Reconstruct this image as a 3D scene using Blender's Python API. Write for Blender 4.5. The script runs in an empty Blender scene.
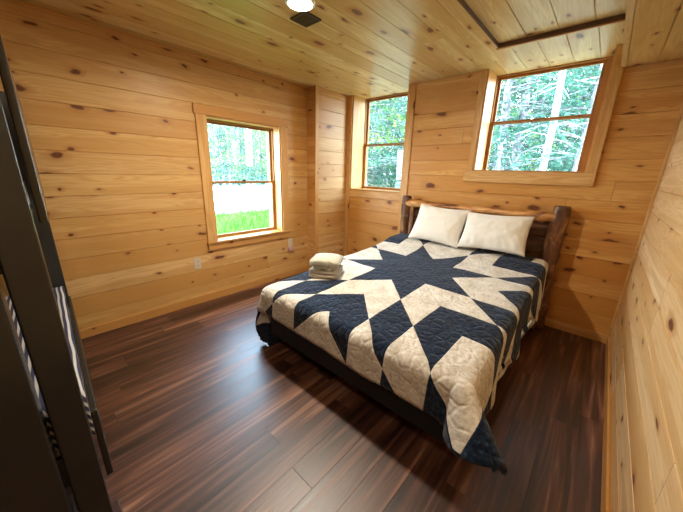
import bpy, bmesh, math, random
from mathutils import Vector, Matrix, noise
C = bpy.context.scene.collection
S = bpy.context.scene
PI = math.pi
# ------------------------------------------------------------------ camera
cam_d = bpy.data.cameras.new('camera'); cam = bpy.data.objects.new('camera', cam_d); C.objects.link(cam)
Rr = ((0.74251119, 0.66929036, 0.02697308), (0.20679747, -0.19074803, -0.95960929), (-0.63711218, 0.71809861, -0.2800401))
cam.matrix_world = Matrix(((Rr[0][0], -Rr[1][0], -Rr[2][0], 0), (Rr[0][1], -Rr[1][1], -Rr[2][1], 0), (Rr[0][2], -Rr[1][2], -Rr[2][2], 1.45), (0, 0, 0, 1)))
cam_d.sensor_width = 36; cam_d.lens = 288.42 * 36 / 683; cam_d.clip_start = 0.02; cam_d.clip_end = 300
S.camera = cam
# ------------------------------------------------------------------ light and exposure
S.view_settings.view_transform = 'Standard'; S.view_settings.look = 'None'; S.view_settings.gamma = 1
S.view_settings.exposure = 0.25
W = bpy.data.worlds.new('sky'); S.world = W; W.use_nodes = True
wn = W.node_tree.nodes; bg = wn['Background']
tc = wn.new('ShaderNodeTexCoord'); sx = wn.new('ShaderNodeSeparateXYZ'); cr = wn.new('ShaderNodeValToRGB')
W.node_tree.links.new(tc.outputs['Generated'], sx.inputs[0]); W.node_tree.links.new(sx.outputs[2], cr.inputs[0]); W.node_tree.links.new(cr.outputs[0], bg.inputs[0])
cr.color_ramp.elements[0].color = (0.70, 0.86, 1, 1); cr.color_ramp.elements[1].color = (0.40, 0.65, 1, 1)
bg.inputs[1].default_value = 22.0
def lamp(name, kind, loc, power, color, size=0.1, direction=None, sx_=None, sy_=None):
    d = bpy.data.lights.new(name, kind); o = bpy.data.objects.new(name, d); C.objects.link(o)
    o.location = loc; d.energy = power; d.color = color
    if direction: o.rotation_euler = Vector(direction).to_track_quat('-Z', 'Y').to_euler()
    if kind == 'AREA':
        d.shape = 'RECTANGLE'; d.size = sx_ or size; d.size_y = sy_ or size
    elif kind == 'SUN': d.angle = size
    else: d.shadow_soft_size = size
    return o
lamp('sun', 'SUN', (0, 0, 30), 11.0, (1, 0.97, 0.93), 0.02, (-0.52, 0.42, -0.95))
for loc, d, a, b in (((-3.42, 1.865, 1.32), (1, 0, 0), 1.2, 0.9), ((-2.43, 3.80, 1.84), (0, -1, 0), 0.88, 1.25), ((-0.66, 3.80, 1.98), (0, -1, 0), 0.92, 0.96)):
    p = lamp('daylight_portal', 'AREA', loc, 1, (1, 1, 1), 1, d, a, b); p.data.cycles.is_portal = True
# ------------------------------------------------------------------ helpers
RND = random.Random(5)
class MB:
    def __init__(s): s.v = []; s.f = []; s.m = []; s.uv = None
    def quad(s, a, b, c, d, m=0):
        n = len(s.v); s.v += [tuple(a), tuple(b), tuple(c), tuple(d)]; s.f.append((n, n+1, n+2, n+3)); s.m.append(m)
    def box(s, x0, x1, y0, y1, z0, z1, m=0, M=None):
        n = len(s.v)
        P = [(x, y, z) for x in (x0, x1) for y in (y0, y1) for z in (z0, z1)]
        if M: P = [tuple(M @ Vector(p)) for p in P]
        s.v += P
        for f in ((0, 1, 3, 2), (4, 6, 7, 5), (0, 4, 5, 1), (2, 3, 7, 6), (0, 2, 6, 4), (1, 5, 7, 3)):
            s.f.append(tuple(n+i for i in f)); s.m.append(m)
        return s
    def tube(s, pts, rad, seg=10, m=0, cap=True, jitter=0.0, rnd=None):
        pts = [Vector(p) for p in pts]; n0 = len(s.v); R = rad if hasattr(rad, '__len__') else [rad]*len(pts)
        up = Vector((0.13, 0.27, 0.95)).normalized()
        for i, p in enumerate(pts):
            t = (pts[min(i+1, len(pts)-1)] - pts[max(i-1, 0)]).normalized()
            if abs(t.dot(up)) > 0.95: up2 = Vector((1, 0.1, 0)).normalized()
            else: up2 = up
            a = t.cross(up2).normalized(); b = t.cross(a)
            for k in range(seg):
                w = 2*PI*k/seg; r = R[i]*(1 + (jitter*(noise.noise(Vector((math.cos(w)*1.5+p.x*3, math.sin(w)*1.5+p.y*3, (p.z+p.x)*9)))) if jitter else 0))
                s.v.append(tuple(p + a*math.cos(w)*r + b*math.sin(w)*r))
        for i in range(len(pts)-1):
            for k in range(seg):
                k2 = (k+1) % seg
                s.f.append((n0+i*seg+k, n0+i*seg+k2, n0+(i+1)*seg+k2, n0+(i+1)*seg+k)); s.m.append(m)
        if cap:
            s.f.append(tuple(n0+k for k in range(seg))); s.m.append(m)
            s.f.append(tuple(n0+(len(pts)-1)*seg+k for k in reversed(range(seg)))); s.m.append(m)
        return s
    def build(s, name, mats, parent=None, smooth=False, bevel=0, solid=0, subsurf=0, fix=True):
        me = bpy.data.meshes.new(name); me.from_pydata(s.v, [], s.f)
        mats = mats if isinstance(mats, (list, tuple)) else [mats]
        for m in mats: me.materials.append(m)
        for i, p in enumerate(me.polygons): p.material_index = s.m[i] if i < len(s.m) else 0
        if fix:
            bm = bmesh.new(); bm.from_mesh(me); bmesh.ops.recalc_face_normals(bm, faces=bm.faces); bm.to_mesh(me); bm.free()
        if smooth:
            for p in me.polygons: p.use_smooth = True
        o = bpy.data.objects.new(name, me); C.objects.link(o)
        if parent: o.parent = parent
        if bevel:
            b = o.modifiers.new('edge', 'BEVEL'); b.width = bevel; b.segments = 2; b.limit_method = 'ANGLE'; b.angle_limit = 0.6
        if subsurf:
            b = o.modifiers.new('sub', 'SUBSURF'); b.levels = subsurf; b.render_levels = subsurf
        if solid:
            b = o.modifiers.new('thick', 'SOLIDIFY'); b.thickness = solid; b.offset = -1
        return o
def tag(o, label=None, cat=None, group=None, kind=None):
    if label: o['label'] = label
    if cat: o['category'] = cat
    if group: o['group'] = group
    if kind: o['kind'] = kind
    return o
def empty(name, loc=(0, 0, 0), rz=0, **k):
    o = bpy.data.objects.new(name, None); C.objects.link(o); o.location = loc; o.rotation_euler = (0, 0, rz); o.empty_display_size = 0.05
    return tag(o, **k)
def struct(o): o['kind'] = 'structure'; return o
def copy_tree(o, parent=None):
    c = o.copy(); C.objects.link(c); c.parent = parent
    for ch in o.children: copy_tree(ch, c)
    return c
# ------------------------------------------------------------------ materials
class NT:
    def __init__(s, name, rough=0.5, spec=0.5):
        s.mat = bpy.data.materials.new(name); s.mat.use_nodes = True; s.t = s.mat.node_tree; s.n = s.t.nodes
        s.b = s.n['Principled BSDF']; s.b.inputs['Roughness'].default_value = rough; s.b.inputs['Specular IOR Level'].default_value = spec
    def put(s, sock, v):
        if isinstance(v, bpy.types.NodeSocket): s.t.links.new(v, sock)
        elif v is not None: sock.default_value = v
    def m(s, op, a, b=None, c=None, clamp=False):
        n = s.n.new('ShaderNodeMath'); n.operation = op; n.use_clamp = clamp
        s.put(n.inputs[0], a); s.put(n.inputs[1], b)
        if c is not None: s.put(n.inputs[2], c)
        return n.outputs[0]
    def sep(s, v):
        n = s.n.new('ShaderNodeSeparateXYZ'); s.put(n.inputs[0], v); return n.outputs
    def comb(s, x=0, y=0, z=0):
        n = s.n.new('ShaderNodeCombineXYZ'); s.put(n.inputs[0], x); s.put(n.inputs[1], y); s.put(n.inputs[2], z); return n.outputs[0]
    def co(s, w='Object'): return s.n.new('ShaderNodeTexCoord').outputs[w]
    def noise(s, v, scale, detail=3, rough=0.5, dist=0, out='Fac'):
        n = s.n.new('ShaderNodeTexNoise'); s.put(n.inputs['Vector'], v); n.inputs['Scale'].default_value = scale
        n.inputs['Detail'].default_value = detail; n.inputs['Roughness'].default_value = rough; n.inputs['Distortion'].default_value = dist
        return n.outputs[out]
    def white(s, v, out='Value'):
        n = s.n.new('ShaderNodeTexWhiteNoise'); n.noise_dimensions = '3D'; s.put(n.inputs['Vector'], v); return n.outputs[out]
    def step(s, x, a, b):
        n = s.n.new('ShaderNodeMapRange'); n.interpolation_type = 'SMOOTHSTEP'; s.put(n.inputs[0], x); s.put(n.inputs[1], a); s.put(n.inputs[2], b); return n.outputs[0]
    def mix(s, f, a, b, mode='MIX'):
        n = s.n.new('ShaderNodeMix'); n.data_type = 'RGBA'; n.blend_type = mode
        s.put(n.inputs[0], f)
        for i, v in ((6, a), (7, b)):
            if isinstance(v, (tuple, list)): v = tuple(v) + ((1,) if len(v) == 3 else ())
            s.put(n.inputs[i], v)
        return n.outputs[2]
    def ramp(s, f, stops):
        n = s.n.new('ShaderNodeValToRGB'); s.put(n.inputs[0], f); e = n.color_ramp.elements
        while len(e) < len(stops): e.new(0.5)
        for i, (p, c) in enumerate(stops): e[i].position = p; e[i].color = tuple(c) + (1,)
        return n.outputs[0]
    def bump(s, h, strength, dist):
        n = s.n.new('ShaderNodeBump'); s.put(n.inputs['Height'], h); n.inputs['Strength'].default_value = strength; n.inputs['Distance'].default_value = dist
        s.t.links.new(n.outputs[0], s.b.inputs['Normal'])
    def color(s, c): s.put(s.b.inputs['Base Color'], c if isinstance(c, bpy.types.NodeSocket) else tuple(c)+(1,)); return s
def plain(name, c, rough=0.5, spec=0.5, metal=0.0, var=0.12, scale=20, bump=0.0):
    t = NT(name, rough, spec); n = t.noise(t.co(), scale, 3)
    t.color(t.mix(n, tuple(x*(1-var) for x in c), tuple(min(1, x*(1+var)) for x in c)))
    t.b.inputs['Metallic'].default_value = metal
    if bump: t.bump(n, bump, 0.01)
    return t.mat
def pine(name, la, ca, pitch, off, tint=(1, 1, 1), seed=0, length=5.2, rough=0.42, knots=1.0, joints=True, depth=None):
    """knotty pine: la = axis along the board, ca = axis across"""
    t = NT(name, rough, 0.30)
    xyz = t.sep(t.co()); L = xyz['XYZ'.index(la)]; A = xyz['XYZ'.index(ca)]
    if pitch:
        q = t.m('DIVIDE', t.m('SUBTRACT', A, off), pitch); k = t.m('FLOOR', q)
    else: k = t.m('ADD', 0.0, 0.0)
    r1 = t.white(t.comb(k, seed+0.37, 1.7))
    Ls = t.m('ADD', L, t.m('MULTIPLY', r1, 9.0))
    jd = t.m('DIVIDE', Ls, length); j = t.m('FLOOR', jd)
    if not joints: j = t.m('MULTIPLY', j, 0.0)
    rid = t.white(t.comb(k, t.m('ADD', j, seed*3.1), 5.2), 'Color'); rs = t.sep(rid)
    sh = t.m('MULTIPLY', rs[0], 31.0)
    # knots: one 2D cell grid per board
    kv = t.comb(t.m('ADD', t.m('MULTIPLY', Ls, 3.1), sh), t.m('ADD', t.m('MULTIPLY', A, 6.2), t.m('MULTIPLY', rs[1], 17.0)), seed*1.3)
    wob = t.noise(kv, 2.5, 2, out='Color')
    vadd = t.n.new('ShaderNodeVectorMath'); vadd.operation = 'MULTIPLY_ADD'; t.put(vadd.inputs[0], wob); vadd.inputs[1].default_value = (0.30, 0.30, 0); t.put(vadd.inputs[2], kv)
    vo = t.n.new('ShaderNodeTexVoronoi'); vo.voronoi_dimensions = '2D'; vo.inputs['Scale'].default_value = 1.0; t.put(vo.inputs['Vector'], vadd.outputs[0]); vo.inputs['Randomness'].default_value = 0.85
    vd = vo.outputs['Distance']; vc = t.sep(vo.outputs['Color'])
    has = t.m('GREATER_THAN', vc[0], 1.0-0.58*knots)
    kr = t.m('MULTIPLY', t.m('ADD', t.m('MULTIPLY', t.m('POWER', vc[1], 3.0), 0.17), 0.046), has)
    core = t.m('MULTIPLY', has, t.m('SUBTRACT', 1.0, t.step(vd, t.m('MULTIPLY', kr, 0.55), t.m('ADD', kr, 0.018))))
    halo = t.m('MULTIPLY', has, t.m('SUBTRACT', 1.0, t.step(vd, kr, t.m('ADD', t.m('MULTIPLY', kr, 2.2), 0.05))))
    # grain bends round the knots
    bend = t.m('MULTIPLY', has, t.m('DIVIDE', 0.02, t.m('ADD', vd, 0.10)))
    gv = t.comb(t.m('ADD', t.m('MULTIPLY', Ls, 0.55), sh), t.m('ADD', t.m('MULTIPLY', A, 9.0), bend), t.m('MULTIPLY', rs[2], 9.0))
    g1 = t.noise(gv, 1.6, 2, 0.5, 0.9)
    rings = t.m('FRACT', t.m('MULTIPLY', g1, 9.0)); rings = t.step(t.m('ABSOLUTE', t.m('SUBTRACT', rings, 0.5)), 0.08, 0.5)
    fv = t.comb(t.m('MULTIPLY', Ls, 5.0), t.m('MULTIPLY', A, 150.0), seed)
    fine = t.noise(fv, 1.0, 2)
    blot = t.noise(t.comb(t.m('MULTIPLY', Ls, 0.45), t.m('MULTIPLY', A, 6.5), t.m('MULTIPLY', rs[2], 7.0)), 1.4, 2, 0.4)
    pale = (0.84*tint[0], 0.575*tint[1], 0.27*tint[2]); deep = (0.56*tint[0], 0.27*tint[1], 0.065*tint[2]); mid = (0.72*tint[0], 0.43*tint[1], 0.15*tint[2])
    base = t.mix(rs[0], pale, mid)
    base = t.mix(t.m('MULTIPLY', t.step(rs[1], 0.4, 1.0), 0.75), base, deep)
    base = t.mix(t.m('MULTIPLY', rings, 0.5), base, deep)
    base = t.mix(t.m('MULTIPLY', t.step(blot, 0.46, 0.56), 0.50), base, deep)
    base = t.mix(t.m('MULTIPLY', fine, 0.18), base, (0.42*tint[0], 0.22*tint[1], 0.08*tint[2]))
    base = t.mix(t.m('MULTIPLY', halo, 0.5), base, (0.46, 0.19, 0.05))
    base = t.mix(t.m('MULTIPLY', core, 0.93), base, t.mix(t.noise(kv, 14, 2), (0.035, 0.010, 0.006), (0.24, 0.065, 0.022)))
    h = t.m('ADD', t.m('MULTIPLY', fine, 0.3), t.m('MULTIPLY', core, -0.6))
    if joints:
        jf = t.m('ABSOLUTE', t.m('SUBTRACT', t.m('FRACT', jd), 0.5)); jl = t.step(jf, 0.5-0.0022/length*1.4, 0.5-0.0006/length)
        base = t.mix(t.m('MULTIPLY', jl, 0.55), base, (0.16, 0.07, 0.025)); h = t.m('SUBTRACT', h, jl)
    t.color(base); t.bump(h, 0.35, 0.004)
    t.b.inputs['Coat Weight'].default_value = 0.05; t.b.inputs['Coat Roughness'].default_value = 0.25
    return t.mat
PL, OL = 0.1675, 0.0375
PB, OB = 0.1700, 0.0800
PC, OC = 0.1830, -1.0100
M = {}
M['wall_left'] = pine('knotty_pine_left', 'Y', 'Z', PL, OL, (1, 1, 1), 1)
M['wall_jog'] = pine('knotty_pine_jog', 'Y', 'Z', PL, OL, (1, 1, 1.05), 7)
M['wall_jogf'] = pine('knotty_pine_return', 'X', 'Z', PL, OL, (0.9, 0.8, 0.7), 8)  # browner tint paints in the shade of this face turned from the window
M['wall_back'] = pine('knotty_pine_back', 'X', 'Z', PB, OB, (1, 0.87, 0.68), 2)
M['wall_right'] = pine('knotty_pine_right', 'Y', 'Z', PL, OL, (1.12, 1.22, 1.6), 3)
M['ceiling'] = pine('knotty_pine_ceiling', 'Y', 'X', PC, OC, (0.96, 1.19, 1.45), 4, rough=0.33)  # greener tint paints the forest-coloured window light into the wood
for a in 'XYZ':
    M['trim'+a] = pine('pine_trim_'+a, a, {'X': 'Z', 'Y': 'Z', 'Z': 'X'}[a], 0, 0, (0.98, 0.9, 0.8), 5+'XYZ'.index(a), joints=False, knots=0.3)
M['trimZy'] = pine('pine_trim_Zy', 'Z', 'Y', 0, 0, (0.98, 0.9, 0.8), 11, joints=False, knots=0.3)
M['trimXy'] = pine('pine_trim_Xy', 'X', 'Y', 0, 0, (0.98, 0.9, 0.8), 12, joints=False, knots=0.3)
M['lip'] = plain('dark_brown_lip', (0.10, 0.04, 0.018), 0.5)
M['sash'] = pine('stained_sash_wood', 'Z', 'X', 0, 0, (0.62, 0.48, 0.36), 9, joints=False, knots=0.0)
def floor_mat():
    t = NT('walnut_planks', 0.40, 1.0); xyz = t.sep(t.co()); X, Y = xyz[0], xyz[1]
    pw, pl = 0.152, 1.22
    q = t.m('DIVIDE', t.m('ADD', X, 1.508+20*pw), pw); k = t.m('FLOOR', q)
    r1 = t.white(t.comb(k, 0.3, 2.2)); Ls = t.m('ADD', Y, t.m('MULTIPLY', r1, 7.0)); jd = t.m('DIVIDE', Ls, pl); j = t.m('FLOOR', jd)
    rs = t.sep(t.white(t.comb(k, j, 4.4), 'Color'))
    v = t.comb(t.m('MULTIPLY', X, 23.0), t.m('ADD', t.m('MULTIPLY', Y, 1.15), t.m('MULTIPLY', rs[0], 40.0)), t.m('MULTIPLY', rs[1], 20.0))
    n1 = t.noise(v, 1.0, 4, 0.55, 0.6); n2 = t.noise(t.comb(t.m('MULTIPLY', X, 90.0), t.m('MULTIPLY', Y, 4.0), rs[2]), 1.0, 3)
    f = t.m('ADD', t.m('ADD', t.m('MULTIPLY', n1, 1.15), t.m('MULTIPLY', rs[1], 0.15)), t.m('MULTIPLY', n2, 0.12))
    c = t.ramp(f, [(0.46, (0.014, 0.005, 0.004)), (0.66, (0.052, 0.017, 0.011)), (0.82, (0.135, 0.052, 0.030)), (0.97, (0.30, 0.15, 0.085))])
    g = t.m('ABSOLUTE', t.m('SUBTRACT', t.m('FRACT', q), 0.5)); gx = t.step(g, 0.5-0.0018/pw, 0.5-0.0004/pw)
    g2 = t.m('ABSOLUTE', t.m('SUBTRACT', t.m('FRACT', jd), 0.5)); gy = t.step(g2, 0.5-0.0018/pl, 0.5-0.0004/pl)
    gm = t.m('MAXIMUM', gx, gy)
    t.color(t.mix(t.m('MULTIPLY', gm, 0.85), c, (0.008, 0.003, 0.002)))
    t.bump(t.m('ADD', t.m('MULTIPLY', gm, -1.0), t.m('MULTIPLY', n2, 0.25)), 0.4, 0.003)
    t.put(t.b.inputs['Roughness'], t.m('ADD', 0.34, t.m('MULTIPLY', n1, 0.16)))
    return t.mat
M['floor'] = floor_mat()
QA = 0.352; QC = (-1.151, 2.293); QR = math.radians(-2.1)
def quilt_mat():
    t = NT('quilt_cloth', 0.95, 0.15); uv = t.sep(t.co('UV')); u, v = uv[0], uv[1]     # UV holds metres from the star centre
    th = t.m('ADD', t.m('ARCTAN2', v, u), 2*PI); d = PI/4
    ph = t.m('MODULO', th, d); r = t.m('SQRT', t.m('ADD', t.m('MULTIPLY', u, u), t.m('MULTIPLY', v, v)))
    tt = t.m('DIVIDE', t.m('MULTIPLY', r, t.m('SINE', ph)), math.sin(d)); ss = t.m('SUBTRACT', t.m('MULTIPLY', r, t.m('COSINE', ph)), t.m('MULTIPLY', tt, math.cos(d)))
    ring = t.m('ADD', t.m('FLOOR', t.m('DIVIDE', ss, QA)), t.m('FLOOR', t.m('DIVIDE', tt, QA)))
    par = t.m('MODULO', ring, 2.0)
    ed = t.n.new('ShaderNodeAttribute'); ed.attribute_name = 'edge'
    par = t.m('MULTIPLY', par, t.m('GREATER_THAN', ed.outputs['Fac'], 0.012))
    uvv = t.comb(u, v, 0)
    n1 = t.noise(uvv, 55, 4, 0.65); n2 = t.noise(uvv, 9, 2); n3 = t.noise(uvv, 160, 2)
    navy = t.ramp(t.m('ADD', t.m('MULTIPLY', n1, 0.8), t.m('MULTIPLY', n2, 0.2)), [(0.42, (0.003, 0.007, 0.018)), (0.57, (0.010, 0.022, 0.052)), (0.70, (0.045, 0.10, 0.18))])
    cream = t.ramp(t.m('ADD', t.m('MULTIPLY', n1, 0.6), t.m('MULTIPLY', n2, 0.4)), [(0.36, (0.46, 0.41, 0.34)), (0.54, (0.70, 0.66, 0.59)), (0.68, (0.84, 0.82, 0.77))])
    t.color(t.mix(par, navy, cream))
    # quilting: puffs between stitched lines
    vo = t.n.new('ShaderNodeTexVoronoi'); vo.feature = 'DISTANCE_TO_EDGE'; vo.inputs['Scale'].default_value = 17; t.put(vo.inputs['Vector'], uvv)
    puff = t.step(vo.outputs['Distance'], 0.0, 0.22)
    seam = t.m('MINIMUM', t.m('FRACT', t.m('DIVIDE', ss, QA)), t.m('FRACT', t.m('DIVIDE', tt, QA)))
    h = t.m('ADD', t.m('ADD', puff, t.m('MULTIPLY', t.step(seam, 0.0, 0.03), 0.8)), t.m('ADD', t.m('MULTIPLY', n3, 0.3), t.m('MULTIPLY', n2, 2.0)))
    t.bump(h, 0.7, 0.006)
    t.b.inputs['Sheen Weight'].default_value = 0.15
    return t.mat
M['quilt'] = quilt_mat()
M['black'] = plain('black_bed_base', (0.010, 0.010, 0.012), 0.6, 0.3)
M['linen'] = plain('pillow_cotton', (0.80, 0.76, 0.68), 0.9, 0.2, var=0.05, scale=30, bump=0.15)
M['mattress'] = plain('mattress_ticking', (0.75, 0.72, 0.66), 0.9, 0.2)
M['towel'] = plain('towel_terry', (0.60, 0.52, 0.39), 1.0, 0.1, var=0.10, scale=220, bump=0.8)
M['towelw'] = plain('towel_white', (0.56, 0.52, 0.42), 1.0, 0.1, var=0.06, scale=220, bump=0.8)
def log_mat(name, a, b, c, axis='Z', rough=0.38):
    t = NT(name, rough, 0.5); xyz = t.sep(t.co()); i = 'XYZ'.index(axis)
    s = [9.0, 9.0, 9.0]; s[i] = 3.0
    v = t.comb(t.m('MULTIPLY', xyz[0], s[0]), t.m('MULTIPLY', xyz[1], s[1]), t.m('MULTIPLY', xyz[2], s[2]))
    n = t.noise(v, 1.5, 4, 0.6, 0.8); t.color(t.ramp(n, [(0.32, a), (0.52, b), (0.70, c)])); t.bump(n, 0.5, 0.012); return t.mat
M['log'] = log_mat('peeled_log', (0.035, 0.014, 0.007), (0.15, 0.06, 0.025), (0.42, 0.21, 0.085))
M['slab'] = log_mat('live_edge_rail', (0.10, 0.03, 0.008), (0.48, 0.20, 0.055), (0.72, 0.40, 0.14), 'X')
M['panel'] = log_mat('headboard_panel', (0.05, 0.018, 0.009), (0.12, 0.048, 0.022), (0.19, 0.08, 0.035), 'X', 0.5)
M['endgrain'] = plain('log_end', (0.16, 0.07, 0.03), 0.6)
M['bunk'] = plain('dark_painted_wood', (0.030, 0.030, 0.026), 0.24, 0.6, var=0.2, scale=9)
M['metal'] = plain('steel', (0.55, 0.55, 0.55), 0.3, 0.5, 1.0)
M['vent'] = plain('bronze_vent', (0.045, 0.035, 0.032), 0.4, 0.5)
M['plate'] = plain('outlet_plastic', (0.62, 0.52, 0.40), 0.4)
M['slot'] = plain('outlet_slot', (0.02, 0.02, 0.02), 0.6)
M['pink'] = plain('pink_plastic', (0.60, 0.33, 0.27), 0.5)
M['white'] = plain('white_enamel', (0.85, 0.85, 0.83), 0.4)
def stripes_mat():
    t = NT('striped_bedding', 0.9, 0.2); xyz = t.sep(t.co()); d = t.m('ADD', xyz[1], t.m('MULTIPLY', xyz[2], 0.6))
    w = t.m('FRACT', t.m('MULTIPLY', d, 42.0)); a = t.step(t.m('ABSOLUTE', t.m('SUBTRACT', w, 0.5)), 0.16, 0.26)
    t.color(t.mix(a, (0.62, 0.60, 0.58), (0.045, 0.05, 0.10))); t.bump(t.noise(t.co(), 40), 0.4, 0.01); return t.mat
M['stripe'] = stripes_mat()
def emis(name, c, s):
    t = NT(name); t.b.inputs['Emission Color'].default_value = c+(1,); t.b.inputs['Emission Strength'].default_value = s; t.b.inputs['Base Color'].default_value = c+(1,); return t.mat
M['led'] = emis('led_diffuser', (1, 0.86, 0.66), 40)
def glass_mat():
    m = bpy.data.materials.new('window_glass'); m.use_nodes = True; n = m.node_tree.nodes; n.clear()
    o = n.new('ShaderNodeOutputMaterial'); mx = n.new('ShaderNodeMixShader'); tr = n.new('ShaderNodeBsdfTransparent'); gl = n.new('ShaderNodeBsdfGlossy')
    tr.inputs[0].default_value = (0.95, 0.98, 0.97, 1); gl.inputs['Roughness'].default_value = 0.02; mx.inputs[0].default_value = 0.04
    l = m.node_tree.links; l.new(tr.outputs[0], mx.inputs[1]); l.new(gl.outputs[0], mx.inputs[2]); l.new(mx.outputs[0], o.inputs[0]); return m
M['glass'] = glass_mat()
M['gravel'] = plain('pale_gravel', (0.80, 0.79, 0.76), 0.95, 0.1, var=0.10, scale=3)
M['soil'] = plain('forest_floor', (0.22, 0.20, 0.12), 0.95, 0.1, var=0.4, scale=2)
M['lawn'] = plain('lawn', (0.07, 0.16, 0.03), 0.9, 0.1, var=0.5, scale=4)
M['grass'] = plain('grass_blade', (0.085, 0.27, 0.03), 0.7, 0.1, var=0.5, scale=1.5)
def leaf_mat(name, a, b):
    t = NT(name, 0.6, 0.2); n = t.noise(t.co(), 2.2, 2); t.color(t.mix(t.step(n, 0.35, 0.65), a, b))
    tr = t.n.new('ShaderNodeBsdfTranslucent'); tr.inputs[0].default_value = tuple(b)+(1,); mx = t.n.new('ShaderNodeMixShader'); mx.inputs[0].default_value = 0.35
    out = t.n['Material Output']; t.t.links.new(t.b.outputs[0], mx.inputs[1]); t.t.links.new(tr.outputs[0], mx.inputs[2]); t.t.links.new(mx.outputs[0], out.inputs[0]); return t.mat
M['needle'] = leaf_mat('spruce_needles', (0.018, 0.065, 0.045), (0.075, 0.19, 0.13))
M['leaf'] = leaf_mat('birch_leaves', (0.08, 0.19, 0.03), (0.22, 0.38, 0.07))
M['bark'] = log_mat('pale_bark', (0.06, 0.06, 0.065), (0.18, 0.18, 0.19), (0.36, 0.36, 0.37), 'Z', 0.8)
# ------------------------------------------------------------------ the room
XL, XR, YB, ZC, YR = -3.118, 0.293, 3.383, 2.465, -1.75
XJ, YJ = -2.944, 2.752
G = 0.0038
def boards(mb, P, n, la, ca, l0, l1, c0, c1, pitch, off):
    """V-grooved boards on the plane through P (fixed coordinate), n = inward sign, la/ca = axis index along / across"""
    fa = 3 - la - ca
    def pt(l, c, d):
        p = [0, 0, 0]; p[la] = l; p[ca] = c; p[fa] = P - n*d; return p
    k = math.floor((c0-off)/pitch)
    while off + k*pitch < c1 - 1e-6:
        a = off+k*pitch; prof = [(a, 0.007), (a+G, 0.0), (a+pitch-G, 0.0), (a+pitch, 0.007)]
        for (p0, d0), (p1, d1) in zip(prof, prof[1:]):
            q0, q1 = max(p0, c0), min(p1, c1)
            if q1 - q0 < 1e-6: continue
            e0 = d0+(d1-d0)*(q0-p0)/(p1-p0); e1 = d0+(d1-d0)*(q1-p0)/(p1-p0)
            mb.quad(pt(l0, q0, e0), pt(l1, q0, e0), pt(l1, q1, e1), pt(l0, q1, e1))
        k += 1
def wallobj(mb, name, mat, backs):
    for b in backs: mb.box(*b)
    return struct(mb.build(name, mat, fix=False))
T = 0.30
# floor
mb = MB().box(XL-T, XR+T, YR-T, YB+T, -0.12, 0.0); struct(mb.build('floor', M['floor']))
# left wall with window 1
W1 = (1.41, 2.32, 0.665, 1.955)
mb = MB()
for r in ((YR, W1[0], 0, ZC), (W1[1], YJ, 0, ZC), (W1[0], W1[1], 0, W1[2]), (W1[0], W1[1], W1[3], ZC)): boards(mb, XL, 1, 1, 2, r[0], r[1], r[2], r[3], PL, OL)
x0, x1 = XL-T, XL-0.006
wallobj(mb, 'wall_left', M['wall_left'], [(x0, x1, YR-T, W1[0], 0, ZC+0.2), (x0, x1, W1[1], YB+T, 0, ZC+0.2), (x0, x1, W1[0], W1[1], 0, W1[2]), (x0, x1, W1[0], W1[1], W1[3], ZC+0.2)])
mb = MB(); boards(mb, XJ, 1, 1, 2, YJ, YB, 0, ZC, PL, OL)
mb.box(XL-0.006, XJ-0.006, YJ+0.006, YB, 0, ZC)
struct(mb.build('wall_chase', M['wall_jog'], fix=False))
mb = MB(); boards(mb, YJ, -1, 0, 2, XL, XJ, 0, ZC, PL, OL); struct(mb.build('wall_return', M['wall_jogf'], fix=False))
# back wall with windows 2 and 3
W2 = (-2.870, -1.994, 1.205, ZC); W3 = (-1.128, -0.165, 1.50, ZC)
mb = MB()
for r in ((XJ, W2[0], 0, ZC), (W2[0], W2[1], 0, W2[2]), (W2[1], W3[0], 0, ZC), (W3[0], W3[1], 0, W3[2]), (W3[1], XR, 0, ZC)): boards(mb, YB, -1, 0, 2, r[0], r[1], r[2], r[3], PB, OB)
y0, y1 = YB+0.006, YB+T+0.1
wallobj(mb, 'wall_back', M['wall_back'], [(XL-T, W2[0], y0, y1, 0, ZC+.2), (W2[0], W2[1], y0, y1, 0, W2[2]), (W2[1], W3[0], y0, y1, 0, ZC+.2), (W3[0], W3[1], y0, y1, 0, W3[2]-0.055), (W3[0], W3[1], y0, YB+.26, 0, W3[2]), (W3[1], XR+T, y0, y1, 0, ZC+.2)])
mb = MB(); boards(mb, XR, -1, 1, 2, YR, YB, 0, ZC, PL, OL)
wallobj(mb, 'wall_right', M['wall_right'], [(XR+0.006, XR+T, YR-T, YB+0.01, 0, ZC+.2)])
mb = MB(); boards(mb, YR, 1, 0, 2, XL, XR, 0, ZC, PB, OB)
wallobj(mb, 'wall_rear', M['wall_back'], [(XL-T, XR+T, YR-T, YR-0.006, 0, ZC+.2)])
# ceiling with the recessed panel (H) and the soffit along the right wall
H = (-0.912, -0.12, 0.9, 2.90); HD = 0.028; ZS = 2.29
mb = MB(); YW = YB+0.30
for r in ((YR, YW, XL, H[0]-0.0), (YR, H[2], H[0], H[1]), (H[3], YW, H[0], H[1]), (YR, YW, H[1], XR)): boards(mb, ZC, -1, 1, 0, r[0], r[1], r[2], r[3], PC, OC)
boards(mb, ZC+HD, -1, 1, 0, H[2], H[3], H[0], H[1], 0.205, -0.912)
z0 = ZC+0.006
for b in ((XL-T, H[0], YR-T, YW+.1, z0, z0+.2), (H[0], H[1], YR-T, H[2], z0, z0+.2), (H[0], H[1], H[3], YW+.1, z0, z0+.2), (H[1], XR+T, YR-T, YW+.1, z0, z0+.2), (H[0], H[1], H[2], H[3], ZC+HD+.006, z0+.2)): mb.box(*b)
struct(mb.build('ceiling', M['ceiling'], fix=False))
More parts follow.
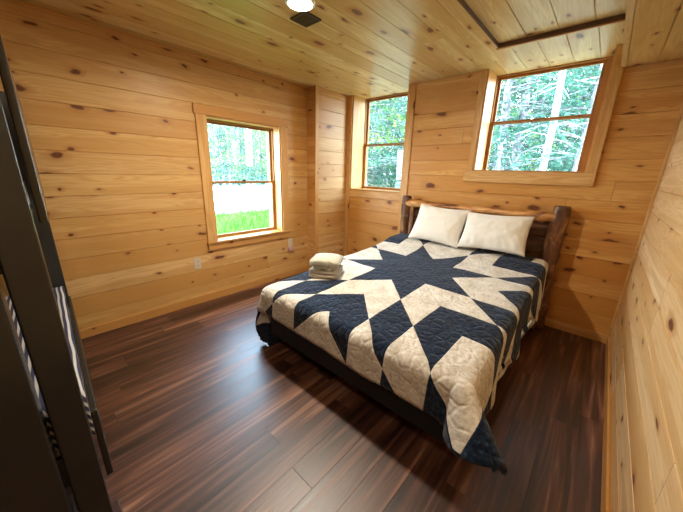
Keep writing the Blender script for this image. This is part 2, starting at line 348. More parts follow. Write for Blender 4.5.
mb = MB(); boards(mb, ZS, -1, 1, 0, YR, YB, H[1], XR, 0.165, -0.085); mb.box(H[1], XR, YR, YB, ZS+0.006, ZC)
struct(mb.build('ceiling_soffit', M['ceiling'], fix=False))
# recess trim: dark brown inner lip and thin pale moulding
mb = MB(); w = 0.008
mb.box(H[0]-0.0, H[1], H[3]-w, H[3]+0.0, ZC-0.002, ZC+HD); mb.box(H[0], H[0]+w, H[2], H[3], ZC-0.002, ZC+HD)
struct(mb.build('trim_1', M['lip'], bevel=0.002))
mb = MB(); mb.box(H[0]-0.012, H[1], H[3], H[3]+0.022, ZC-0.010, ZC); struct(mb.build('trim_2', M['trimXy'], bevel=0.002))
# corner and edge trims
mb = MB().box(XJ-0.002, XJ+0.012, YJ-0.014, YJ+0.045, 0, ZC); struct(mb.build('trim_3', M['trimZy'], bevel=0.002))
mb = MB().box(XR-0.018, XR, YB-0.018, YB, 0, ZS); struct(mb.build('trim_4', M['trimZy'], bevel=0.003))
mb = MB().box(H[1]+0.03, XR-0.018, YB-0.016, YB, ZS-0.02, ZS); struct(mb.build('trim_5', M['trimX'], bevel=0.003))
mb = MB().box(XL, XL+0.014, YR, YJ, ZC-0.022, ZC); struct(mb.build('trim_6', M['trimY'], bevel=0.003))
mb = MB().box(XL, XL+0.012, YR, YJ, 0, 0.085); struct(mb.build('baseboard_left', M['trimY'], bevel=0.003))
mb = MB().box(XJ+0.012, XR-0.014, YB-0.014, YB, 0, 0.09); struct(mb.build('baseboard_back', M['trimX'], bevel=0.003))
mb = MB().box(XR-0.014, XR, YR, YB-0.018, 0, 0.09); struct(mb.build('baseboard_right', M['trimY'], bevel=0.003))
# ------------------------------------------------------------------ windows
def window(name, axis, P, out, o0, o1, z0, z1, depth, rail, casing_parts, sill=True, drop=0.0, fr=0.012):
    """axis 'Y': opening runs along Y in a wall x=P ; axis 'X': along X in y=P. out = outward sign"""
    root = struct(empty(name))
    def bx(mb, a0, a1, d0, d1, b0, b1):       # a along wall, d outward depth, b height
        p0, p1 = sorted((P+out*d0, P+out*d1))
        if axis == 'Y': mb.box(p0, p1, a0, a1, b0, b1)
        else: mb.box(a0, a1, p0, p1, b0, b1)
    tz = M['trimZy'] if axis == 'Y' else M['trimZ']; th = M['trimY'] if axis == 'Y' else M['trimXy']
    j = 0.016; top = 0.0 if z1 >= ZC-0.001 else j
    for nm, a in (('jamb', (o0, o0+j, -0.001, depth+.05, z0, z1)), ('jamb', (o1-j, o1, -0.001, depth+.05, z0, z1))):
        mb = MB(); bx(mb, *a); struct(mb.build(nm, M['trimZy'] if axis == 'X' else M['trimZ'], root))
    if top: mb = MB(); bx(mb, o0+j, o1-j, -0.001, depth+.05, z1-j, z1); struct(mb.build('head_jamb', th, root))
    mb = MB(); bx(mb, o0+j, o1-j, -0.012 if sill else -0.001, depth-.006, z0-0.004, z0+0.010); struct(mb.build('stool', th, root, bevel=0.002))
    # frame of the unit
    f = 0.012; a0, a1, b0, b1 = o0+j, o1-j, z0-drop, z1-top
    mb = MB()
    for a in ((a0, a0+f, depth-.005, depth+.07, b0, b1), (a1-fr, a1, depth-.005, depth+.07, b0, b1), (a0+f, a1-fr, depth-.005, depth+.07, b0, b0+f), (a0+f, a1-fr, depth-.005, depth+.07, b1-f, b1)): bx(mb, *a)
    struct(mb.build('window_frame', M['sash'], root, bevel=0.002))
    a0 += f; a1 -= fr; b0 += f; b1 -= f
    for nm, d, q0, q1 in (('lower_sash', depth+.004, b0, rail+0.014), ('upper_sash', depth+.032, rail-0.014, b1)):
        s = 0.026; mb = MB()
        bot = 0.030 if nm == 'lower_sash' else 0.022; tp = 0.022
        for a in ((a0, a0+s, d, d+.026, q0, q1), (a1-s, a1, d, d+.026, q0, q1), (a0+s, a1-s, d, d+.026, q0, q0+bot), (a0+s, a1-s, d, d+.026, q1-tp, q1)): bx(mb, *a)
        so = struct(mb.build(nm, M['sash'], root, bevel=0.002))
        mb = MB(); bx(mb, a0+s, a1-s, d+.011, d+.015, q0+bot, q1-tp); struct(mb.build('pane', M['glass'], so))
        if nm == 'lower_sash' and z1 < 2.2:
            c = (a0+a1)/2; mb = MB(); bx(mb, c-.03, c+.03, d-.008, d+.014, q1, q1+.010); bx(mb, c-.012, c+.02, d-.012, d+.0, q1+.010, q1+.018); struct(mb.build('sash_lock', M['vent'], so, bevel=0.002))
    for nm, (q0, q1, t0, b0_, b1_), mt in casing_parts:
        mb = MB(); bx(mb, q0, q1, -t0, 0.0, b0_, b1_); struct(mb.build(nm, mt, root, bevel=0.003))
    return root
window('window_1', 'Y', XL, -1, W1[0], W1[1], W1[2], W1[3], 0.13, 1.30, [
    ('casing', (1.313, 1.41, 0.018, 0.674, 1.955), M['trimZy']), ('casing', (2.32, 2.416, 0.018, 0.674, 1.955), M['trimZy']),
    ('head_casing', (1.300, 2.430, 0.020, 1.955, 2.045), M['trimY']), ('apron', (1.313, 2.416, 0.017, 0.575, 0.650), M['trimY']), ('sill', (1.30, 2.44, 0.034, 0.650, 0.674), M['trimY'])])
window('window_2', 'X', YB, 1, W2[0], W2[1], W2[2], W2[3], 0.27, 1.838, [
    ('casing', (XJ+0.001, W2[0], 0.018, 0.09, ZC), M['trimZ']), ('casing', (W2[1], -1.903, 0.018, 0.09, ZC), M['trimZ']),
    ('apron', (W2[0], W2[1], 0.014, 1.10, 1.200), M['trimX'])], drop=0.0)
window('window_3', 'X', YB, 1, W3[0], W3[1], W3[2], W3[3], 0.27, 2.005, [
    ('casing', (-1.185, W3[0], 0.018, 1.500, ZC), M['trimZ']), ('casing', (W3[1], -0.118, 0.022, 1.500, ZS), M['trimZ']), 
    ('edge_strip', (-0.118, -0.100, 0.030, 1.39, ZS), M['trimZ']),
    ('apron', (-1.215, -0.118, 0.024, 1.385, 1.497), M['trimX'])], drop=0.05, fr=0.05)
# ------------------------------------------------------------------ bed
BX0, BX1, BY0, BY1, BZ = -1.83, -0.31, 1.19, 3.19, 0.615
bed = tag(empty('bed', (-1.07, 2.2, 0)), 'queen bed with log headboard, black base and mattress against the back wall', 'bed')
def inbed(o): o.matrix_parent_inverse = Matrix.Translation((1.07, -2.2, 0)); return o
def part(mb, name, mat, parent=bed, **k):
    o = mb.build(name, mat, parent, **k)
    return inbed(o) if parent is bed else o
mb = MB().box(BX0+.01, BX1-.01, BY0+.03, BY1, 0.36, 0.60); mb.v = [(x, y, z if z < .4 else 0.595+0.06*(y-2.3)) for x, y, z in mb.v]
part(mb, 'mattress', M['mattress'], bevel=0.05)
part(MB().box(BX0+.03, BX1-.03, BY0, BY0+0.03, 0.165, 0.40), 'foot_rail', M['black'], bevel=0.004)
part(MB().box(BX0+.03, BX0+.06, BY0+.03, 3.19, 0.165, 0.40), 'side_rail', M['black'], bevel=0.004)
part(MB().box(BX1-.06, BX1-.03, BY0+.03, 3.19, 0.165, 0.40), 'side_rail', M['black'], bevel=0.004)
part(MB().box(BX0+.06, BX1-.06, BY0+.03, 3.19, 0.30, 0.36), 'slat_base', M['black'])
for x in (BX0+.25, BX1-.32):
    for y in (BY0+.30, 2.85): part(MB().box(x, x+.07, y, y+.07, 0, 0.30), 'leg', M['black'], bevel=0.004)
def logpost(x, h, r, seed, name='headboard_post'):
    mb = MB(); n = 22; pts = []; rr = []
    for i in range(n+1):
        z = h*i/n; pts.append((x+0.010*noise.noise(Vector((seed, z*2.2, 0))), 3.275+0.008*noise.noise(Vector((z*2, seed, 3))), z))
        rr.append(r*(1.05-0.10*z/h)*(1+0.10*noise.noise(Vector((seed*2.1, z*7, 1)))))
    pts.append((pts[-1][0], pts[-1][1], h+.012)); rr.append(r*0.80)
    mb.tube(pts, rr, 16, jitter=0.14)
    for k in range(3):
        z = h*(0.3+0.25*k); a = seed+k*2.1; mb.tube([(x+math.cos(a)*r*.7, 3.275-abs(math.sin(a))*r*.7, z), (x+math.cos(a)*r*1.18, 3.275-abs(math.sin(a))*r*1.18, z+.01)], [0.022, 0.012], 8)
    o = part(mb, name, [M['log'], M['endgrain']], smooth=True); o.data.polygons
    for p in o.data.polygons:
        if p.normal.z > 0.9: p.material_index = 1
    return o
logpost(-0.268, 1.195, 0.073, 2.3); logpost(-1.835, 1.175, 0.062, 7.7)
part(MB().tube([(-1.742, 3.25, 0.3), (-1.738, 3.25, 0.7), (-1.742, 3.25, 1.06)], [0.028, 0.026, 0.024], 10, jitter=0.2), 'headboard_stile', M['log'], smooth=True)
# live-edge rail
mb = MB(); n = 60; ring = []
for i in range(n+1):
    x = -1.86+1.58*i/n; s = i/n
    zt = 1.150+0.012*noise.noise(Vector((x*4, 0, 0)))-0.010*math.sin(s*PI); zb = 1.055+0.030*noise.noise(Vector((x*6.5, 4, 0)))+0.012*noise.noise(Vector((x*19, 8, 0)))
    ym = 3.262; hh = (zt-zb)/2; zc = (zt+zb)/2; th = 0.050+0.012*noise.noise(Vector((x*8, 2, 2)))
    for k in range(12):
        a = 2*PI*k/12; mb.v.append((x, ym+math.cos(a)*th, zc+math.sin(a)*hh))
for i in range(n):
    for k in range(12): mb.f.append((i*12+k, i*12+(k+1) % 12, (i+1)*12+(k+1) % 12, (i+1)*12+k)); mb.m.append(0)
mb.f.append(tuple(range(12))); mb.m.append(0); mb.f.append(tuple(n*12+k for k in reversed(range(12)))); mb.m.append(0)
part(mb, 'headboard_rail', M['slab'], smooth=True)
mb = MB()
for i in range(4): mb.box(-1.80, -0.32, 3.285, 3.315, 0.42+i*0.165, 0.42+(i+1)*0.165-0.004)
part(mb, 'headboard_panel', M['panel'], bevel=0.004)
# ------------------------------------------------------------------ quilt
def drape_profile(beta, r0, s):
    """horizontal, vertical travel along an arc of length s bending from flat to (90deg-beta)"""
    end = PI/2-beta; Hh = Vv = 0.0; n = 14; 
    q = min(s, r0)
    for i in range(n):
        t = (i+.5)/n*q/r0; t = t*t*(3-2*t); Hh += math.cos(end*t)*q/n; Vv += math.sin(end*t)*q/n
    if s > r0: Hh += math.cos(end)*(s-r0); Vv += math.sin(end)*(s-r0)
    return Hh, Vv
QX0, QX1, QY0, QY1 = -1.26, 1.26, -1.33, 0.90      # cut size, metres from the star centre
CR = 0.31
def qpos(u, v):
    R0 = 0.10; ex0, ex1, ey = BX0+0.02, BX1-0.02, BY0+0.03; zt = 0.621+0.06*(v-2.3)+0.035*max(0.0, min(1.0, (v-2.65)/0.3))**2 + 0.010*noise.noise(Vector((u*2.2, v*2.2, 0))) + 0.004*noise.noise(Vector((u*9, v*9, 3)))
    side = 1 if u > (ex0+ex1)/2 else -1
    du = (u-ex1) if side > 0 else (ex0-u); dv = ey-v
    xe = ex1 if side > 0 else ex0
    if du <= 0 and dv <= 0: return (u, v, zt)
    if dv <= 0:
        Hh, Vv = drape_profile(0.05, R0, du); k = Vv/0.4
        Hh += 0.020*k*math.sin(v*9+1.0+2*noise.noise(Vector((v*2, 5, 0)))) + 0.010*k*math.sin(v*21)
        return (xe+side*Hh, v, zt-Vv)
    if du <= 0:
        Hh, Vv = drape_profile(0.03, R0, dv); Hh += 0.010*(Vv/0.3)*math.sin(u*7+.5)
        return (u, ey-Hh, zt-Vv)
    r = math.hypot(du, dv); ph = math.atan2(dv, du); t = (ph-PI/4)/(PI/4)
    bm_ = (0.86 if side > 0 else 0.34); beta = 0.03+bm_*(max(0.0, math.sin(2*ph)))**0.8
    ac = (0.62 if side > 0 else 0.40)
    az = ac+(PI/2-ac if t > 0 else ac)*t*abs(t)**(0.05 if side > 0 else 0.8)
    Hh, Vv = drape_profile(beta, R0, r); b = min(1, r/R0); az = ph*(1-b)+az*b
    if t < 0:
        k = Vv/0.4*(-t); Hh += 0.020*k*math.sin(v*9+1.0+2*noise.noise(Vector((v*2, 5, 0)))) + 0.010*k*math.sin(v*21)
    else: Hh += 0.010*(Vv/0.3)*t*math.sin(u*7+.5)
    z = zt-Vv
    if z < 0.02: z = 0.02+0.002*math.sin(r*40)
    return (xe+side*math.cos(az)*Hh, ey-math.sin(az)*Hh, z)
def sdf(u, v):
    cx, cy = (QX0+QX1)/2, (QY0+QY1)/2; hx, hy = (QX1-QX0)/2-CR, (QY1-QY0)/2-CR
    a, b = abs(u-cx)-hx, (cy-v)-hy
    if v > cy: b = min(b, -1)
    return CR-(math.hypot(max(a, 0), max(b, 0))+min(max(a, b), 0))
def snap(u, v):
    d = sdf(u, v)
    if d >= 0: return u, v
    cx, cy = (QX0+QX1)/2, (QY0+QY1)/2; hx, hy = (QX1-QX0)/2-CR, (QY1-QY0)/2-CR
    a, b = abs(u-cx)-hx, (cy-v)-hy; L_ = math.hypot(a, b); s = 1 if u > cx else -1
    return cx+s*(hx+a/L_*CR), cy-(hy+b/L_*CR)
NU, NV = 150, 132
me = bpy.data.meshes.new('quilt'); vs = []; uvs = []; ed = []
for j in range(NV+1):
    for i in range(NU+1):
        u, v = snap(QX0+(QX1-QX0)*i/NU, QY0+(QY1-QY0)*j/NV); vs.append(qpos(QC[0]+u*math.cos(QR)-v*math.sin(QR), QC[1]+u*math.sin(QR)+v*math.cos(QR))); uvs.append((u, v)); ed.append(max(0.0, sdf(u, v)))
fs = [(j*(NU+1)+i, j*(NU+1)+i+1, (j+1)*(NU+1)+i+1, (j+1)*(NU+1)+i) for j in range(NV) for i in range(NU)]
me.from_pydata(vs, [], fs); me.materials.append(M['quilt'])
uvl = me.uv_layers.new(name='UVMap')
for l in me.loops: uvl.data[l.index].uv = uvs[l.vertex_index]
at = me.attributes.new('edge', 'FLOAT', 'POINT')
for i, e in enumerate(ed): at.data[i].value = e
for p in me.polygons: p.use_smooth = True
quilt = bpy.data.objects.new('quilt', me); C.objects.link(quilt)
sm = quilt.modifiers.new('thick', 'SOLIDIFY'); sm.thickness = 0.014; sm.offset = 1
tag(quilt, 'navy and cream star patchwork quilt spread over the bed', 'quilt')
# ------------------------------------------------------------------ pillows
def pillow(cx, cy, cz, w, h, tilt, rz, ry, label, seed):
    NX, NY = 40, 28; mb = MB()
    def pos(a, b, s):     # a,b in -1..1
        pa = 1-abs(a)**3.2; pb = 1-abs(b)**3.0
        th = 0.078*(max(pa, 0)**0.62)*(max(pb, 0)**0.62)
        ea = a*w/2*(1-0.07*(1-b*b)); eb = b*h/2*(1-0.10*(1-a*a))
        wr = 0.009*noise.noise(Vector((a*3+seed, b*3, s))) + 0.007*noise.noise(Vector((a*7+seed, b*5, 2))) * (1-th*4)
        wr += 0.011*math.sin(a*26+seed+3*b)*max(0, -b-0.35)*pb
        if abs(a) > .999 or abs(b) > .999: wr = 0
        return (ea, eb, s*(th+wr*min(1, th*25)))
    idx = {}
    for s in (1, -1):
        for j in range(NY+1):
            for i in range(NX+1):
                a = -1+2*i/NX; b = -1+2*j/NY; edge = i in (0, NX) or j in (0, NY)
                if s == -1 and edge: idx[(s, i, j)] = idx[(1, i, j)]; continue
                idx[(s, i, j)] = len(mb.v); mb.v.append(pos(a, b, s))
    for s in (1, -1):
        for j in range(NY):
            for i in range(NX):
                mb.f.append((idx[(s, i, j)], idx[(s, i+1, j)], idx[(s, i+1, j+1)], idx[(s, i, j+1)])); mb.m.append(0)
    o = mb.build('pillow', M['linen'], smooth=True)
    o.rotation_mode = 'XYZ'
    o.matrix_world = Matrix.Translation((cx, cy, cz)) @ Matrix.Rotation(rz, 4, 'Z') @ Matrix.Rotation(tilt, 4, 'X') @ Matrix.Rotation(ry, 4, 'Z')
    return tag(o, label, 'pillow', 'pillows against the headboard')
pillow(-1.305, 3.06, 0.922, 0.58, 0.44, math.radians(60), 0.02, -0.04, 'white pillow leaning on the headboard beside the window side post', 1.0)
pillow(-0.735, 3.05, 0.925, 0.61, 0.40, math.radians(60), -0.02, 0.035, 'white pillow leaning on the headboard, nearer the bare brown panel', 4.0)
# ------------------------------------------------------------------ towels
def roundbox(mb, x0, x1, y0, y1, z0, z1, r, nl=3, seg=6):
    """folded cloth: stadium section in YZ/XZ extruded"""
    pts = []; n = seg
    for cx, cy, a0 in ((y1-r, z1-r, 0), (y0+r, z1-r, PI/2), (y0+r, z0+r, PI), (y1-r, z0+r, 1.5*PI)):
        for k in range(n+1): a = a0+PI/2*k/n; pts.append((cx+math.cos(a)*r, cy+math.sin(a)*r))
    m = len(pts); n0 = len(mb.v); K = 8
    for i in range(K+1):
        x = x0+(x1-x0)*i/K; e = 1-0.10*(1 if i in (0, K) else 0)
        for (y, z) in pts:
            mb.v.append((x, (y0+y1)/2+(y-(y0+y1)/2)*e, z0+(z-z0)*(1-(1-e)*.6)+0.003*noise.noise(Vector((x*14, y*14, z*9)))))
    for i in range(K):
        for k in range(m): mb.f.append((n0+i*m+k, n0+i*m+(k+1) % m, n0+(i+1)*m+(k+1) % m, n0+(i+1)*m+k)); mb.m.append(0)
    mb.f.append(tuple(n0+k for k in range(m))); mb.m.append(0); mb.f.append(tuple(n0+K*m+k for k in reversed(range(m)))); mb.m.append(0)
tz = 0.598
def towel(name, dims, r, mat, label, loc, rz):
    o = None; mb = MB()
    for d in dims: roundbox(mb, *d, r)
    o = mb.build(name, mat, smooth=True); o.location = loc; o.rotation_euler = (0, 0, rz); return tag(o, label, 'towel', 'folded towels on the bed')
TA = math.radians(28)
towel('bath_towel', [(-.120, .120, -.118, .118, 0, .040), (-.118, .120, -.116, .116, .036, .072)], 0.0175, M['towel'], 'cream bath towel folded flat, bottom of the towel stack on the quilt', (-1.645, 1.665, tz), TA)
def roll(loc, rz, lab, L_=0.20, r=0.045):
    mb = MB(); n = 46; k = 0; prof = []
    for i in range(n+1):
        a = i/n*2.6*2*PI; rad = 0.008+(r-0.008)*i/n; prof.append((math.cos(a)*rad, math.sin(a)*rad+r))
    th = 0.012
    for x in (-L_/2, L_/2):
        for i, (y, z) in enumerate(prof): mb.v.append((x, y, z))
    for i in range(n): mb.f.append((i, i+1, n+1+i+1, n+1+i)); mb.m.append(0)
    o = mb.build('rolled_washcloth', M['towel'], smooth=True, solid=th); o.modifiers['thick'].offset = 0
    o.location = loc; o.rotation_euler = (0, 0, rz); return tag(o, lab, 'towel', 'folded towels on the bed')
roll((-1.693, 1.640, tz+.066), TA+PI/2+.15, 'rolled cream washcloth on the bath towel, at the window end of the stack', 0.23)
roll((-1.597, 1.692, tz+.066), TA+PI/2-.05, 'rolled cream washcloth on the bath towel, at the pillow end of the stack', 0.23)
towel('hand_towel', [(-.122, .124, -.122, .120, 0, .020), (-.119, .124, -.122, .120, .018, .034)], 0.0095, M['towelw'], 'pale folded hand towel lying on top of the towel stack', (-1.648, 1.668, tz+.148), TA+.05)
for vtx in bpy.data.objects['hand_towel'].data.vertices: vtx.co.z -= 0.020*(abs(vtx.co.x)/.12)**3+0.030*(abs(vtx.co.y)/.12)**4+0.004*noise.noise(vtx.co*22)
# ------------------------------------------------------------------ bunk bed (near left)
bunk = tag(empty('bunk_bed', (-1.30, 0.036, 0), math.radians(-3.0)), 'dark painted bunk bed with ladder at the near left edge', 'bunk bed')
def bp(mb, name, mat=M['bunk'], **k): return mb.build(name, mat, bunk, **k)
# local frame: x towards the room (0 = room side face), y towards the back wall (0 = end face), length runs to -y
BW, BL = 1.56, 1.62
HB = 1.86
for nm, x0_, y0_ in (('post', -0.045, -0.107), ('post', -BW, -0.085), ('post', -0.045, -BL), ('post', -BW, -BL)):
    bp(MB().box(x0_, x0_+.045, y0_, y0_+.095, 0, HB if y0_ > -1 else HB), nm, bevel=0.006)
for y in (-0.002, -BL-.02):
    bp(MB().box(-BW+.02, -.05, y, y+.022, 1.26, 1.80), 'upper_end_panel', bevel=0.004)
    bp(MB().box(-BW+.02, -.05, y, y+.022, 0.16, 0.50), 'lower_end_panel', bevel=0.004)
for x in (-0.045+0.006, -BW+0.01):
    for z0_, z1_, nm in ((1.12, 1.26, 'side_rail'), (1.60, 1.70, 'guard_rail'), (0.24, 0.38, 'side_rail')):
        bp(MB().box(x, x+.024, -BL+.095, -0.085, z0_, z1_), nm, bevel=0.004)
bp(MB().box(-BW+.05, -.05, -BL+.06, -0.05, 1.14, 1.17), 'upper_bunk_base'); bp(MB().box(-BW+.05, -.05, -BL+.06, -0.05, 0.26, 0.29), 'lower_bunk_base')
bp(MB().box(-BW+.05, -.055, -BL+.07, -0.055, 1.17, 1.36), 'upper_mattress', M['mattress'], bevel=0.03)
bp(MB().box(-BW+.05, -.055, -BL+.07, -0.055, 0.29, 0.50), 'lower_mattress', M['mattress'], bevel=0.03)
# ladder leaning on the room side
lad = bp(MB().box(-0.035, 0.055, -0.30, -0.118, 0.0, 1.80), 'ladder_rail', bevel=0.006)
lad = bp(MB().box(-0.035, 0.055, -0.86, -0.68, 0.0, 1.80), 'ladder_rail', bevel=0.006)
for i in range(5): bp(MB().box(0.0, 0.045, -0.68, -0.30, 0.25+i*.3, 0.285+i*.3), 'ladder_rung', bevel=0.004)
# striped bedding of the lower bunk, draped over its open side
mb = MB(); nx, ny = 50, 46
for j in range(ny+1):
    for i in range(nx+1):
        s = i/nx*(BW-.13+.20); y = -BL+.10+(BL-.103)*j/ny
        x = -BW+.07+s; z = 0.545
        ex = -0.075
        if x > ex:
            o_ = x-ex; r_ = 0.05; a_ = min(o_/r_, PI/2); x = ex+r_*math.sin(a_)*0.5; z = 0.545-r_*(1-math.cos(a_))-max(0, o_-r_*PI/2)
        z += 0.045+0.010*noise.noise(Vector((x*6, y*6, 0))); mb.v.append((x, y, z))
for j in range(ny):
    for i in range(nx): n0 = j*(nx+1)+i; mb.f.append((n0, n0+1, n0+nx+2, n0+nx+1)); mb.m.append(0)
cov = mb.build('striped_blanket', M['stripe'], smooth=True, solid=0.02); cov.modifiers['thick'].offset = 0
cov.location = bunk.location; cov.rotation_euler = bunk.rotation_euler
tag(cov, 'navy and grey striped blanket on the lower bunk', 'blanket')
# ------------------------------------------------------------------ ceiling light, vent
def downlight(x, y, label, power=60):
    r = empty('ceiling_light', (x, y, ZC)); tag(r, label, 'light')
    mb = MB(); mb.tube([(0, 0, 0.0), (0, 0, -0.006), (0, 0, -0.012)], [0.095, 0.095, 0.088], 32); mb.build('trim_ring', M['white'], r, smooth=False)
    mb = MB(); mb.tube([(0, 0, -0.012), (0, 0, -0.016)], [0.075, 0.070], 32); mb.build('diffuser', M['led'], r)
    d = bpy.data.lights.new('led', 'AREA'); d.shape = 'DISK'; d.size = 0.14; d.energy = power; d.color = (1, 0.88, 0.70); d.spread = math.radians(170)
    o = bpy.data.objects.new('led', d); C.objects.link(o); o.parent = r; o.location = (0, 0, -0.022)
    return r
downlight(-1.675, 1.43, 'round recessed ceiling light glowing beside the dark square vent', 38)
downlight(-0.75, -0.30, 'added unseen fill light above the viewer beside the bunk bed', 8)  # unseen lamp added as weak fill for the room
v = tag(empty('ceiling_vent', (-1.80, 1.585, ZC)), 'dark square ceiling vent beside the recessed light', 'vent')
mb = MB()
for a in ((-.08, .08, -.075, -.062), (-.08, .08, .062, .075)): mb.box(a[0], a[1], a[2], a[3], -0.012, 0)
for a in ((-.08, -.067, -.062, .062), (.067, .08, -.062, .062)): mb.box(a[0], a[1], a[2], a[3], -0.012, 0)
mb.build('frame', M['vent'], v, bevel=0.002)
mb = MB()
for i in range(9): mb.box(-.067, .067, -.060+i*.0135, -.052+i*.0135, -0.009, -0.004)
mb.build('grille', M['vent'], v); MB().box(-.067, .067, -.062, .062, -0.003, -0.0005).build('backing', M['slot'], v)
# ------------------------------------------------------------------ outlets
def outlet(y, z, label, name='wall_outlet'):
    r = tag(empty(name, (XL, y, z)), label, 'outlet')
    MB().box(0, 0.006, -.036, .036, -.058, .058).build('plate', M['plate'], r, bevel=0.003)
    for s in (-1, 1):
        f = MB().box(0.006, 0.009, -.016, .016, s*.022-.014, s*.022+.014).build('socket', M['plate'], r, bevel=0.003)
        mb = MB()
        for q in (-.007, .007): mb.box(0.0085, 0.0095, q-.0015, q+.0015, s*.022-.004, s*.022+.006)
        mb.build('slot', M['slot'], f)
    return r
outlet(1.18, 0.46, 'duplex outlet on the left wall under the bunk side of the low window')
outlet(2.43, 0.49, 'duplex outlet at the bed side lower corner of the low window')
pk = tag(empty('plug_adapter', (XL+.010, 2.43, 0.405)), 'small pinkish plug adapter just under the outlet near the towels', 'plug')
MB().box(0, .035, -.05, .05, -.028, .028).build('body', M['pink'], pk, bevel=0.010)
# ------------------------------------------------------------------ outside
struct(MB().box(-90, XL-T-.02, -40, 90, -0.5, -0.25).build('ground', M['gravel']))
mb = MB(); pl = [(XL-T-.02, YB+T+.12), (60, YB+T+.12), (60, 90), (-75, 90), (-75, 70)]
for x, y in pl: mb.v.append((x, y, -0.4))
for x, y in pl: mb.v.append((x, y, 0.9))
for i in range(5): mb.f.append((i, (i+1) % 5, (i+1) % 5+5, i+5)); mb.m.append(0)
mb.f += [(0, 1, 2, 3, 4), (9, 8, 7, 6, 5)]; mb.m += [0, 0]
struct(mb.build('ground_bank', M['soil']))
struct(MB().box(-10.9, XL-T-.02, 0, 8.5, -0.26, -0.24).build('ground_lawn', M['lawn']))
mb = MB(); rg = random.Random(3)
for i in range(15000):
    x = XL-T-rg.uniform(2.0, 7.0)-rg.random()**2*1.2; y = rg.uniform(1.5, 11.0)*(-x/7)
    h = rg.uniform(0.06, 0.24); a = rg.uniform(0, 2*PI); w_ = 0.012+0.01*rg.random(); lx, ly = rg.gauss(0, .08), rg.gauss(0, .08)
    n0 = len(mb.v); c, s_ = math.cos(a)*w_, math.sin(a)*w_
    mb.v += [(x-c, y-s_, -.26), (x+c, y+s_, -.26), (x+lx+c*.3, y+ly+s_*.3, -.25+h), (x+lx-c*.3, y+ly-s_*.3, -.25+h)]; mb.f.append((n0, n0+1, n0+2, n0+3)); mb.m.append(0)
tag(mb.build('grass', M['grass'], fix=False), 'bright green grass growing outside the low window', 'grass', kind='stuff')
def tree_mesh(seed, h, fol, nl, low, spread, rad):
    r = random.Random(seed); tr = MB(); pts = []
    for i in range(9): s = i/8; pts.append((0.12*noise.noise(Vector((seed, s*2, 0)))*h*.3, 0.12*noise.noise(Vector((s*2, seed, 0)))*h*.3, h*s))
    tr.tube(pts, [rad*(1-.85*i/8) for i in range(9)], 8)
    def axis(z):
        s = z/h*8; i = min(7, int(s)); return Vector(pts[i]).lerp(Vector(pts[i+1]), s-i)
    lf = MB(); nb = 90
    for b in range(nb):
        z = low+(h*0.98-low)*(b/nb)**0.9; a = r.uniform(0, 2*PI); L_ = spread*(1-(z/h)**1.3)*r.uniform(.6, 1.15)+.2
        p0 = axis(z); d = Vector((math.cos(a), math.sin(a), r.uniform(-.25, .25))); p1 = p0+d*L_*.5; p2 = p0+d*L_+Vector((0, 0, -.12*L_+r.uniform(-.1, .25)))
        tr.tube([p0, p1, p2], [0.022, 0.013, 0.005], 4, cap=False)
        for q in range(nl):
            t = r.random()**.7; c = (p0.lerp(p1, t*2) if t < .5 else p1.lerp(p2, t*2-1))+Vector((r.gauss(0, .12), r.gauss(0, .12), r.gauss(0, .10)))
            e1 = Vector((r.gauss(0, 1), r.gauss(0, 1), r.gauss(0, .6))).normalized()*fol; e2 = Vector((r.gauss(0, 1), r.gauss(0, 1), r.gauss(0, 1))).cross(e1).normalized()*fol*.55
            lf.quad(c-e1, c-e2, c+e1, c+e2)
    for b in range(26):      # bare dead twigs low on the trunk
        z = r.uniform(0.6, h*.55); a = r.uniform(0, 2*PI); p0 = axis(z); L_ = r.uniform(.4, 1.3)
        p1 = p0+Vector((math.cos(a)*L_*.6, math.sin(a)*L_*.6, r.uniform(-.2, .2))); p2 = p1+Vector((math.cos(a+.4)*L_*.5, math.sin(a+.4)*L_*.5, r.uniform(-.3, .1)))
        tr.tube([p0, p1, p2], [0.014, 0.009, 0.004], 4, cap=False)
    return tr, lf
protos = []
for seed, h, fol, nl, low, sp, rad, mt, nm in ((1, 10, .050, 62, 0.5, 1.9, .10, 'needle', 'spruce_tree'), (2, 11, .055, 60, 0.8, 2.1, .12, 'needle', 'spruce_tree'), (3, 9, .055, 46, 1.0, 1.9, .08, 'leaf', 'birch_tree')):
    t, l = tree_mesh(seed, h, fol, nl, low, sp, rad); r = empty(nm, (0, 0, -60))
    t.build('trunk', M['bark'], r, smooth=True, fix=False); l.build('foliage', M[mt], r, fix=False); protos.append(r)
used = set()
def tree(k, x, y, z, label, group, sc=1.0):
    o = protos[k] if k not in used else copy_tree(protos[k])
    used.add(k); o.location = (x, y, z); o.rotation_euler = (0, 0, RND.uniform(0, 6.28)); o.scale = (sc, sc, sc); tag(o, label, 'tree', group); return o
rt = random.Random(11)
for i in range(26):
    d = 27+rt.uniform(0, 12); y = d*(0.40+0.42*(i+rt.random()*.8)/26)
    k = (0, 1, 2)[i % 3]; tree(k, -d, y, -.3, ('dark spruce in the wood beyond the bright clearing', 'dark spruce in the wood beyond the bright clearing', 'light green birch in the wood beyond the bright clearing')[k], ('spruces beyond the clearing', 'spruces beyond the clearing', 'birches beyond the clearing')[k], rt.uniform(.8, 1.15))
for i in range(30):
    d = 7.5+rt.uniform(0, 9); x = d*(-1.0+1.12*(i+rt.random()*.7)/30)
    k = (0, 1, 0, 2)[i % 4]; tree(k, x, d, .85, ('spruce in the wood behind the two high windows', 'spruce in the wood behind the two high windows', 'yellow green birch in the wood behind the two high windows')[k], ('spruces behind the high windows', 'spruces behind the high windows', 'birches behind the high windows')[k], rt.uniform(.8, 1.1))
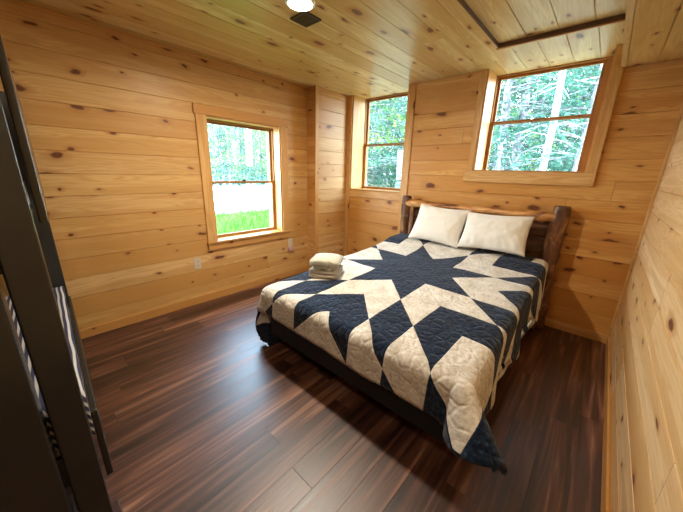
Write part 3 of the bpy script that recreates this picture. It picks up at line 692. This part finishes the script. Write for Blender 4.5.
for i in range(34):
    d = 42+rt.uniform(0, 14); y = d*(0.36+0.50*(i+rt.random()*.8)/34)
    tree(i % 2, -d, y, -.3, 'dark spruce in the wood beyond the bright clearing', 'spruces beyond the clearing', rt.uniform(1.0, 1.3))
for i in range(60):
    d = 18+rt.uniform(0, 12); x = d*(-1.0+1.12*(i+rt.random()*.7)/60)
    tree(i % 2, x, d, .85, 'spruce in the wood behind the two high windows', 'spruces behind the high windows', rt.uniform(.9, 1.3))
ru = random.Random(21); mb = MB()
for i in range(16000):
    if i % 2: x, y, z = -ru.uniform(27, 40), 0, -.3+ru.random()**1.6*2.2; y = -x*ru.uniform(.38, .86)
    else: y, z = ru.uniform(10, 26), .9+ru.random()**1.5*1.5; x = y*ru.uniform(-1.05, .1)
    c = Vector((x, y, z)); e1 = Vector((ru.gauss(0, 1), ru.gauss(0, 1), ru.gauss(0, .7))).normalized()*.11; e2 = Vector((ru.gauss(0, 1), ru.gauss(0, 1), ru.gauss(0, 1))).cross(e1).normalized()*.07
    mb.quad(c-e1, c-e2, c+e1, c+e2)
tag(mb.build('undergrowth', M['needle'], fix=False), 'low leafy undergrowth between the trunks of the wood outside', 'undergrowth', kind='stuff')
# one pale bare trunk close to window 3
sn = tag(empty('dead_tree', (-0.98, 6.6, .85)), 'pale bare trunk with dead twigs just outside the window over the bed', 'tree')
mb = MB(); mb.tube([(0, 0, 0), (.03, 0, 1.5), (-.02, .0, 3), (.04, .05, 5)], [.062, .056, .050, .04], 12, jitter=.15); mb.build('trunk', M['bark'], sn, smooth=True, fix=False)
mb = MB(); rr_ = random.Random(9)
for b in range(34):
    z = rr_.uniform(.3, 4.6); a = rr_.uniform(-2.6, .8); L_ = rr_.uniform(.3, 1.1); p0 = Vector((0, 0, z)); p1 = p0+Vector((math.cos(a)*L_*.5, math.sin(a)*L_*.5, rr_.uniform(-.15, .05))); p2 = p1+Vector((math.cos(a)*L_*.6, math.sin(a)*L_*.6, -.3*L_))
    mb.tube([p0, p1, p2], [.012, .008, .003], 5, cap=False)
mb.build('twigs', M['bark'], sn, fix=False)
